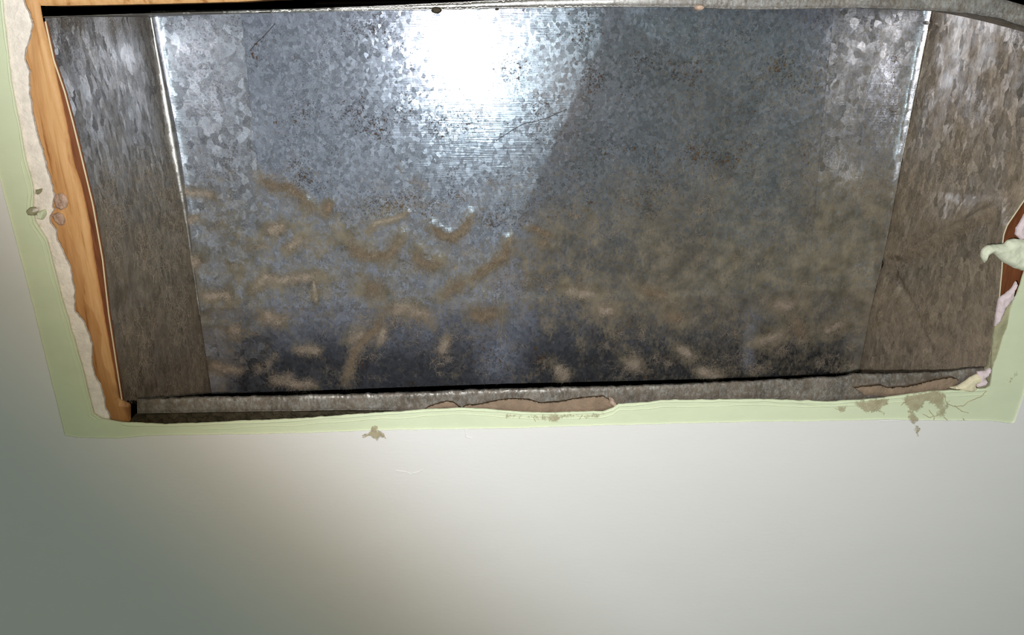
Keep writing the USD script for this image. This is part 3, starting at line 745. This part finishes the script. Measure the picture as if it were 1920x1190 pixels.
chunk('plaster_flake', [(1142, 745), (1150, 748), (1160, 762), (1152, 764), (1143, 756)], 0.0026, 0.0010, 'scar', None, 129, 'small pinkish plaster flake on the bottom lip beside the caked dust', cat='flake')
chunk('rust_patch', [(1404, 717), (1442, 715), (1470, 714), (1466, 738), (1440, 741), (1402, 742)], 0.0046, 0.0003, 'rust', duct, 131, 'orange tinted patch on the bottom lip', 0.3, depth=0.001) if 'rust' in M else None
# crumbled dark rubble in the gap under the lip, left half
GAP = [(247, 784), (275, 778), (330, 776), (400, 774), (480, 773), (560, 772), (650, 771), (740, 771), (800, 771), (850, 768), (860, 774), (780, 778), (700, 784), (590, 792), (480, 797), (330, 803), (235, 800)]
m, d, pp = slab(rough_line(GAP + [GAP[0]], 1.5, 0.1, 133, 2.5), 0.0095, 0.004, lambda p, d: 0.0045 * (fb(p * (1, 1.3), 0.11, 134, 5) - 0.42) * np.minimum(1, d / 2), 2.5, 9)
obj('rubble', m, 'crumb', None, smooth=False, label='dark crumbled rubble in the gap under the left half of the bottom lip', cat='rubble', kind='stuff')

# ------------------------------------------------------------------ lint
rng = np.random.default_rng(7)


def fibres(spots, nrm_out, length, r, rng, droop=0.3):
    """thin curled fibres starting at 3-D spots"""
    out = []
    for s in spots:
        k = 6
        d = rng.normal(size=3) * (1, 0.35, 1)
        d[2] -= droop
        d = d / np.linalg.norm(d) * length * rng.uniform(0.4, 1.3) / k
        pts = [np.array(s)]
        w = rng.normal(size=3) * 0.35
        for _ in range(k):
            d = d + np.cross(w, d) * 0.6 + rng.normal(size=3) * np.linalg.norm(d) * 0.18
            pts.append(pts[-1] + d)
        pts = np.array(pts)
        # stay on the room side of the metal
        off = (pts - s) @ nrm_out
        pts = pts + np.outer(np.maximum(0.0003 - off, 0), nrm_out)
        out.append(tube(pts, r * np.linspace(1, 0.5, k + 1), 3))
    return join(out)


OUT = np.array([0, -1.0, 0])
for ci, (pl, w, mt, lb) in enumerate(CLUMPS):
    q = rough_line(pl, 0.35 * w, 0.05, 200 + ci, 2.5)
    n = len(q)
    t = np.gradient(q, axis=0)
    t /= np.maximum(np.linalg.norm(t, axis=1, keepdims=True), 1e-9)
    nm = np.stack([-t[:, 1], t[:, 0]], 1)
    mm = 11
    taper = np.sqrt(np.clip(np.minimum(np.arange(n) + 0.6, np.arange(n)[::-1] + 0.6) / (0.22 * n), 0, 1))
    wn = 0.35 + 1.3 * fb(q, 0.07, 300 + ci)
    Q = np.zeros((n, mm, 3))
    E = np.zeros((n, mm))
    for j, s in enumerate(np.linspace(-1, 1, mm)):
        px = q + nm * (s * 1.15 * w * wn * taper)[:, None]
        hgt = 0.0004 + w * 0.00008 * (1 - s * s) * taper * (0.5 + fb(px, 0.09, 400 + ci))
        for i in range(n):
            Q[i, j] = at(px[i, 0], px[i, 1], YB - 0.0014 - hgt[i])
        E[:, j] = (0.78 * np.exp(-(1.5 * s) ** 2) - 0.08) * np.minimum(1, taper * 1.1) * (0.62 + 0.76 * fb(px, 0.045, 450 + ci, 3))
    body = grid_mesh(Q)
    spots = Q[rng.integers(0, n, int(24 + n * w * 0.40)), rng.integers(1, mm - 1, int(24 + n * w * 0.40))]
    c = obj('lint_clump', body, mt, None, smooth=True, edge=E.ravel(), label=lb, cat='lint clump', group='lint clumps on the back panel of the duct')
    obj('strands', fibres(spots, OUT, w * 0.00030, 0.000042, rng), 'fibre', c, smooth=True)
for pl, r, lb in (([(930, 264), (960, 245), (985, 232), (1020, 222), (1062, 205)], 0.00011, 'thin dark hair lying across the edge of the wedge of shade'), ([(468, 96), (490, 72), (516, 44)], 0.00013, 'short dark hair near the top left of the back panel'),
                  ([(958, 420), (952, 500), (944, 580), (938, 640)], 0.00007, 'long thin upright hair low on the middle of the back panel')):
    q = rough_line(pl, 2.0, 0.05, int(pl[0][0]), 4)
    obj('hair_strand', tube([at(x, y, YB - 0.0012) for x, y in q], r, 5), 'crumb' if r > 0.0001 else 'fibre', None, smooth=True, label=lb, cat='hair')

# fuzz of single fibres over the metal: nobody could count it
spots = []
tufts = np.c_[rng.uniform(370, 1640, 230), 715 - 400 * rng.uniform(0, 1, 230) ** 1.4]
while len(spots) < 6500:
    k = rng.integers(0, len(tufts))
    x, y = tufts[k] + rng.normal(size=2) * (4 + 9 * (k % 7) / 6.0, 3 + 4 * (k % 5) / 4.0)
    dn = meshkit.fbm(np.array([x * 0.012, y * 0.02, 0.3]), 4, 77)
    if y < interp_y(BOT, x) - 6 and interp_x(FOLD_L, y) + 8 < x < interp_x(FOLD_R, y) - 8 and rng.uniform() < 0.15 + 0.85 * sm(0.40, 0.6, dn):
        spots.append(at(x, y, YB - 0.0022))
obj('lint_fuzz', fibres(spots, OUT, 0.0030, 0.000055, rng), 'fibre', duct, smooth=True, label='fine lint fuzz clinging over the lower part of the back panel', kind='stuff')


def side_fuzz(front, fold, yb_front, yb_fold, n, dens, label, seed, nrm):
    r = np.random.default_rng(seed)
    out = []
    while len(out) < n:
        t, s = r.uniform(0, 1), r.uniform(0.04, 0.98)
        ya, yb = -30 + (yb_front + 30) * t, -30 + (yb_fold + 30) * t
        A, B = at(interp_x(front, ya), ya, YF), at(interp_x(fold, yb), yb, YB - 0.001)
        Pt = A + (B - A) * s
        x, y = proj(Pt)
        if r.uniform() < dens(x, y):
            out.append(Pt + nrm * 0.0010)
    obj('lint_fuzz', fibres(out, nrm, 0.0034, 0.000042, r, 0.8), 'fibre', duct, smooth=True, label=label, kind='stuff')


def dens_l(x, y):
    return float(sm(170, 460, y) * sm(0.40, 0.62, meshkit.fbm(np.array([x * 0.03, y * 0.015, 0.2]), 4, 78)))


def dens_r(x, y):
    rid = interp_y([(1640, 484), (1700, 474), (1760, 442), (1850, 396), (1930, 360)], x)
    return float(np.clip(0.8 * math.exp(-((y - rid + 8) / 22.0) ** 2) + sm(360, 600, y) * sm(0.42, 0.62, meshkit.fbm(np.array([x * 0.025, y * 0.015, 0.2]), 4, 79)) * (1 if y - rid > 90 else 0.4), 0, 1))


side_fuzz(FRONT_L, FOLD_L, 752, 737, 3600, dens_l, 'fine lint fuzz hanging on the left side of the duct', 501, np.array([0.95, -0.3, 0]))
side_fuzz(FRONT_R, FOLD_R, 694, 699, 4200, dens_r, 'fine lint fuzz hanging on the dented right side of the duct', 502, np.array([-0.95, -0.3, 0]))


# dust smears on the paint round the opening
def smear(poly, label, seed, y0=-0.0001, mt='smear', e0=0.35, e1=0.75, strands=()):
    m, d, pp = slab(rough_line(list(poly) + [poly[0]], 5.0, 0.16, seed, 1.5), y0, 0.0003, lambda p, d: 0.0003 * np.sqrt(np.clip(d / 5, 0, 1)), 2.0, seed)
    c = obj('dust_smear', m, mt, None, smooth=True, edge=(e0 - 0.1) + (e1 - e0) * np.clip(d / 5, 0, 1), label=label, cat='dust smear')
    for k, pl in enumerate(strands):
        q = rough_line(pl, 1.8, 0.12, seed + 50 + k, 2)
        V, Fc = tube([at(x, y, y0) for x, y in q], 0.00014, 5)
        obj('strand', (V, Fc), mt, c, smooth=True, edge=np.ones(len(V)))


smear([(690, 812), (697, 800), (702, 797), (707, 803), (718, 813), (724, 820), (714, 819), (708, 827), (702, 820), (694, 816), (684, 821), (680, 817)], 'small tan dust smear hanging off the green border left of the middle', 601, -0.0002, e0=0.5, e1=1.0, strands=[[(708, 806), (716, 816), (724, 822)], [(694, 812), (684, 820)]])
smear([(1702, 770), (1712, 772), (1722, 786), (1718, 794), (1728, 806), (1722, 818), (1716, 808), (1714, 796), (1706, 790), (1704, 784)], 'tan dust trail running down on to the white paint at right', 602, -0.0002, e0=0.45, e1=0.9)
smear([(1600, 752), (1640, 748), (1670, 744), (1668, 756), (1650, 768), (1660, 778), (1644, 772), (1625, 774), (1612, 764)], 'brown dust stain on the green border under the right end of the lip', 603, 0.0003, e0=0.3, e1=0.85)
smear([(1564, 764), (1580, 760), (1592, 758), (1586, 772), (1574, 776)], 'small brown dust stain on the green border, left of the larger stain', 604, 0.0003, e0=0.3, e1=0.8)
smear([(1690, 742), (1730, 732), (1760, 728), (1776, 736), (1770, 760), (1760, 768), (1740, 752), (1722, 770), (1706, 774), (1696, 758)], 'spidery tan dust stain on the green border below the right corner', 605, 0.0003, e0=0.2, e1=0.8, strands=[[(1772, 744), (1776, 758), (1790, 762), (1806, 761), (1816, 752), (1838, 744), (1850, 732)], [(1730, 776), (1744, 782), (1760, 778)], [(1742, 768), (1752, 782), (1750, 790)], [(1690, 760), (1700, 750), (1712, 748)]])
smear([(1756, 762), (1780, 750), (1776, 772), (1770, 784), (1754, 778)], 'faint tan dust patch near the bottom right corner of the green border', 606, 0.0003, e0=0.15, e1=0.7, strands=[[(1770, 782), (1778, 790), (1774, 800)], [(1806, 784), (1810, 796)], [(1790, 760), (1802, 770), (1816, 774)]])
smear([(930, 772), (985, 778), (1060, 776), (1140, 772), (1120, 782), (1060, 784), (1040, 792), (1000, 784), (950, 782)], 'ragged brown dust fringe under the caked dust on the green border', 607, 0.0002, e0=0.2, e1=0.75, strands=[[(1036, 780), (1042, 788), (1046, 782)], [(1000, 782), (1004, 790)], [(1092, 778), (1086, 786)]])
smear([(1888, 712), (1906, 690), (1910, 704), (1898, 716), (1880, 722)], 'thin tan dust mark on the green border at far right', 608, 0.0003, e0=0.1, e1=0.6)

# ------------------------------------------------------------------ things behind the camera
# unseen floor lamp, added to light the duct metal
lamp = thing('added_floor_lamp', 'added black floor lamp with a bare bulb, put across the room to light the duct', 'floor lamp')
obj('base', cyl([BULB[0], BULB[1], 0.0], [BULB[0], BULB[1], 0.025], 0.14, 40), 'dark_metal', lamp)
obj('pole', cyl([BULB[0], BULB[1], 0.025], [BULB[0], BULB[1], BULB[2] - 0.06], 0.010), 'dark_metal', lamp)
obj('socket', cyl([BULB[0], BULB[1], BULB[2] - 0.06], [BULB[0], BULB[1], BULB[2] - 0.026], 0.018), 'dark_metal', lamp)

# added stand: unseen board behind the lens, shaped to throw the wedge of shade
YS = CAM[1] - 0.03


def shade_pt(px, py):
    S = at(px, py, YB)
    return BULB + (S - BULB) * ((YS - BULB[1]) / (S[1] - BULB[1]))


bp = np.array([shade_pt(*q) for q in [(1152, 24), (1420, 210), (1300, 545), (915, 545)]])[:, [0, 2]]
board = trimesh.creation.extrude_polygon(Polygon(bp), 0.012, engine='earcut')
board.vertices = np.c_[board.vertices[:, 0], YS - board.vertices[:, 2], board.vertices[:, 1]]
board.fix_normals()
stand = thing('added_shade_stand', 'added boom stand with a hanging plywood board shaped to shade the duct', 'added shade stand')
cx, cz = bp.mean(0)
obj('board', board, 'plywood', stand)
ax_, az_ = bp[0]
obj('hanger', cyl([ax_, YS - 0.018, az_ - 0.12], [ax_, YS - 0.018, az_ + 0.22], 0.005), 'dark_metal', stand)
obj('boom', cyl([ax_ - 0.02, YS - 0.018, az_ + 0.22], [ax_ + 0.62, YS - 0.018, az_ + 0.22], 0.008), 'dark_metal', stand)
obj('pole', cyl([ax_ + 0.60, YS - 0.018, 0.03], [ax_ + 0.60, YS - 0.018, az_ + 0.24], 0.011), 'dark_metal', stand)
obj('base', cyl([ax_ + 0.60, YS - 0.018, 0.0], [ax_ + 0.60, YS - 0.018, 0.03], 0.16, 40), 'dark_metal', stand)
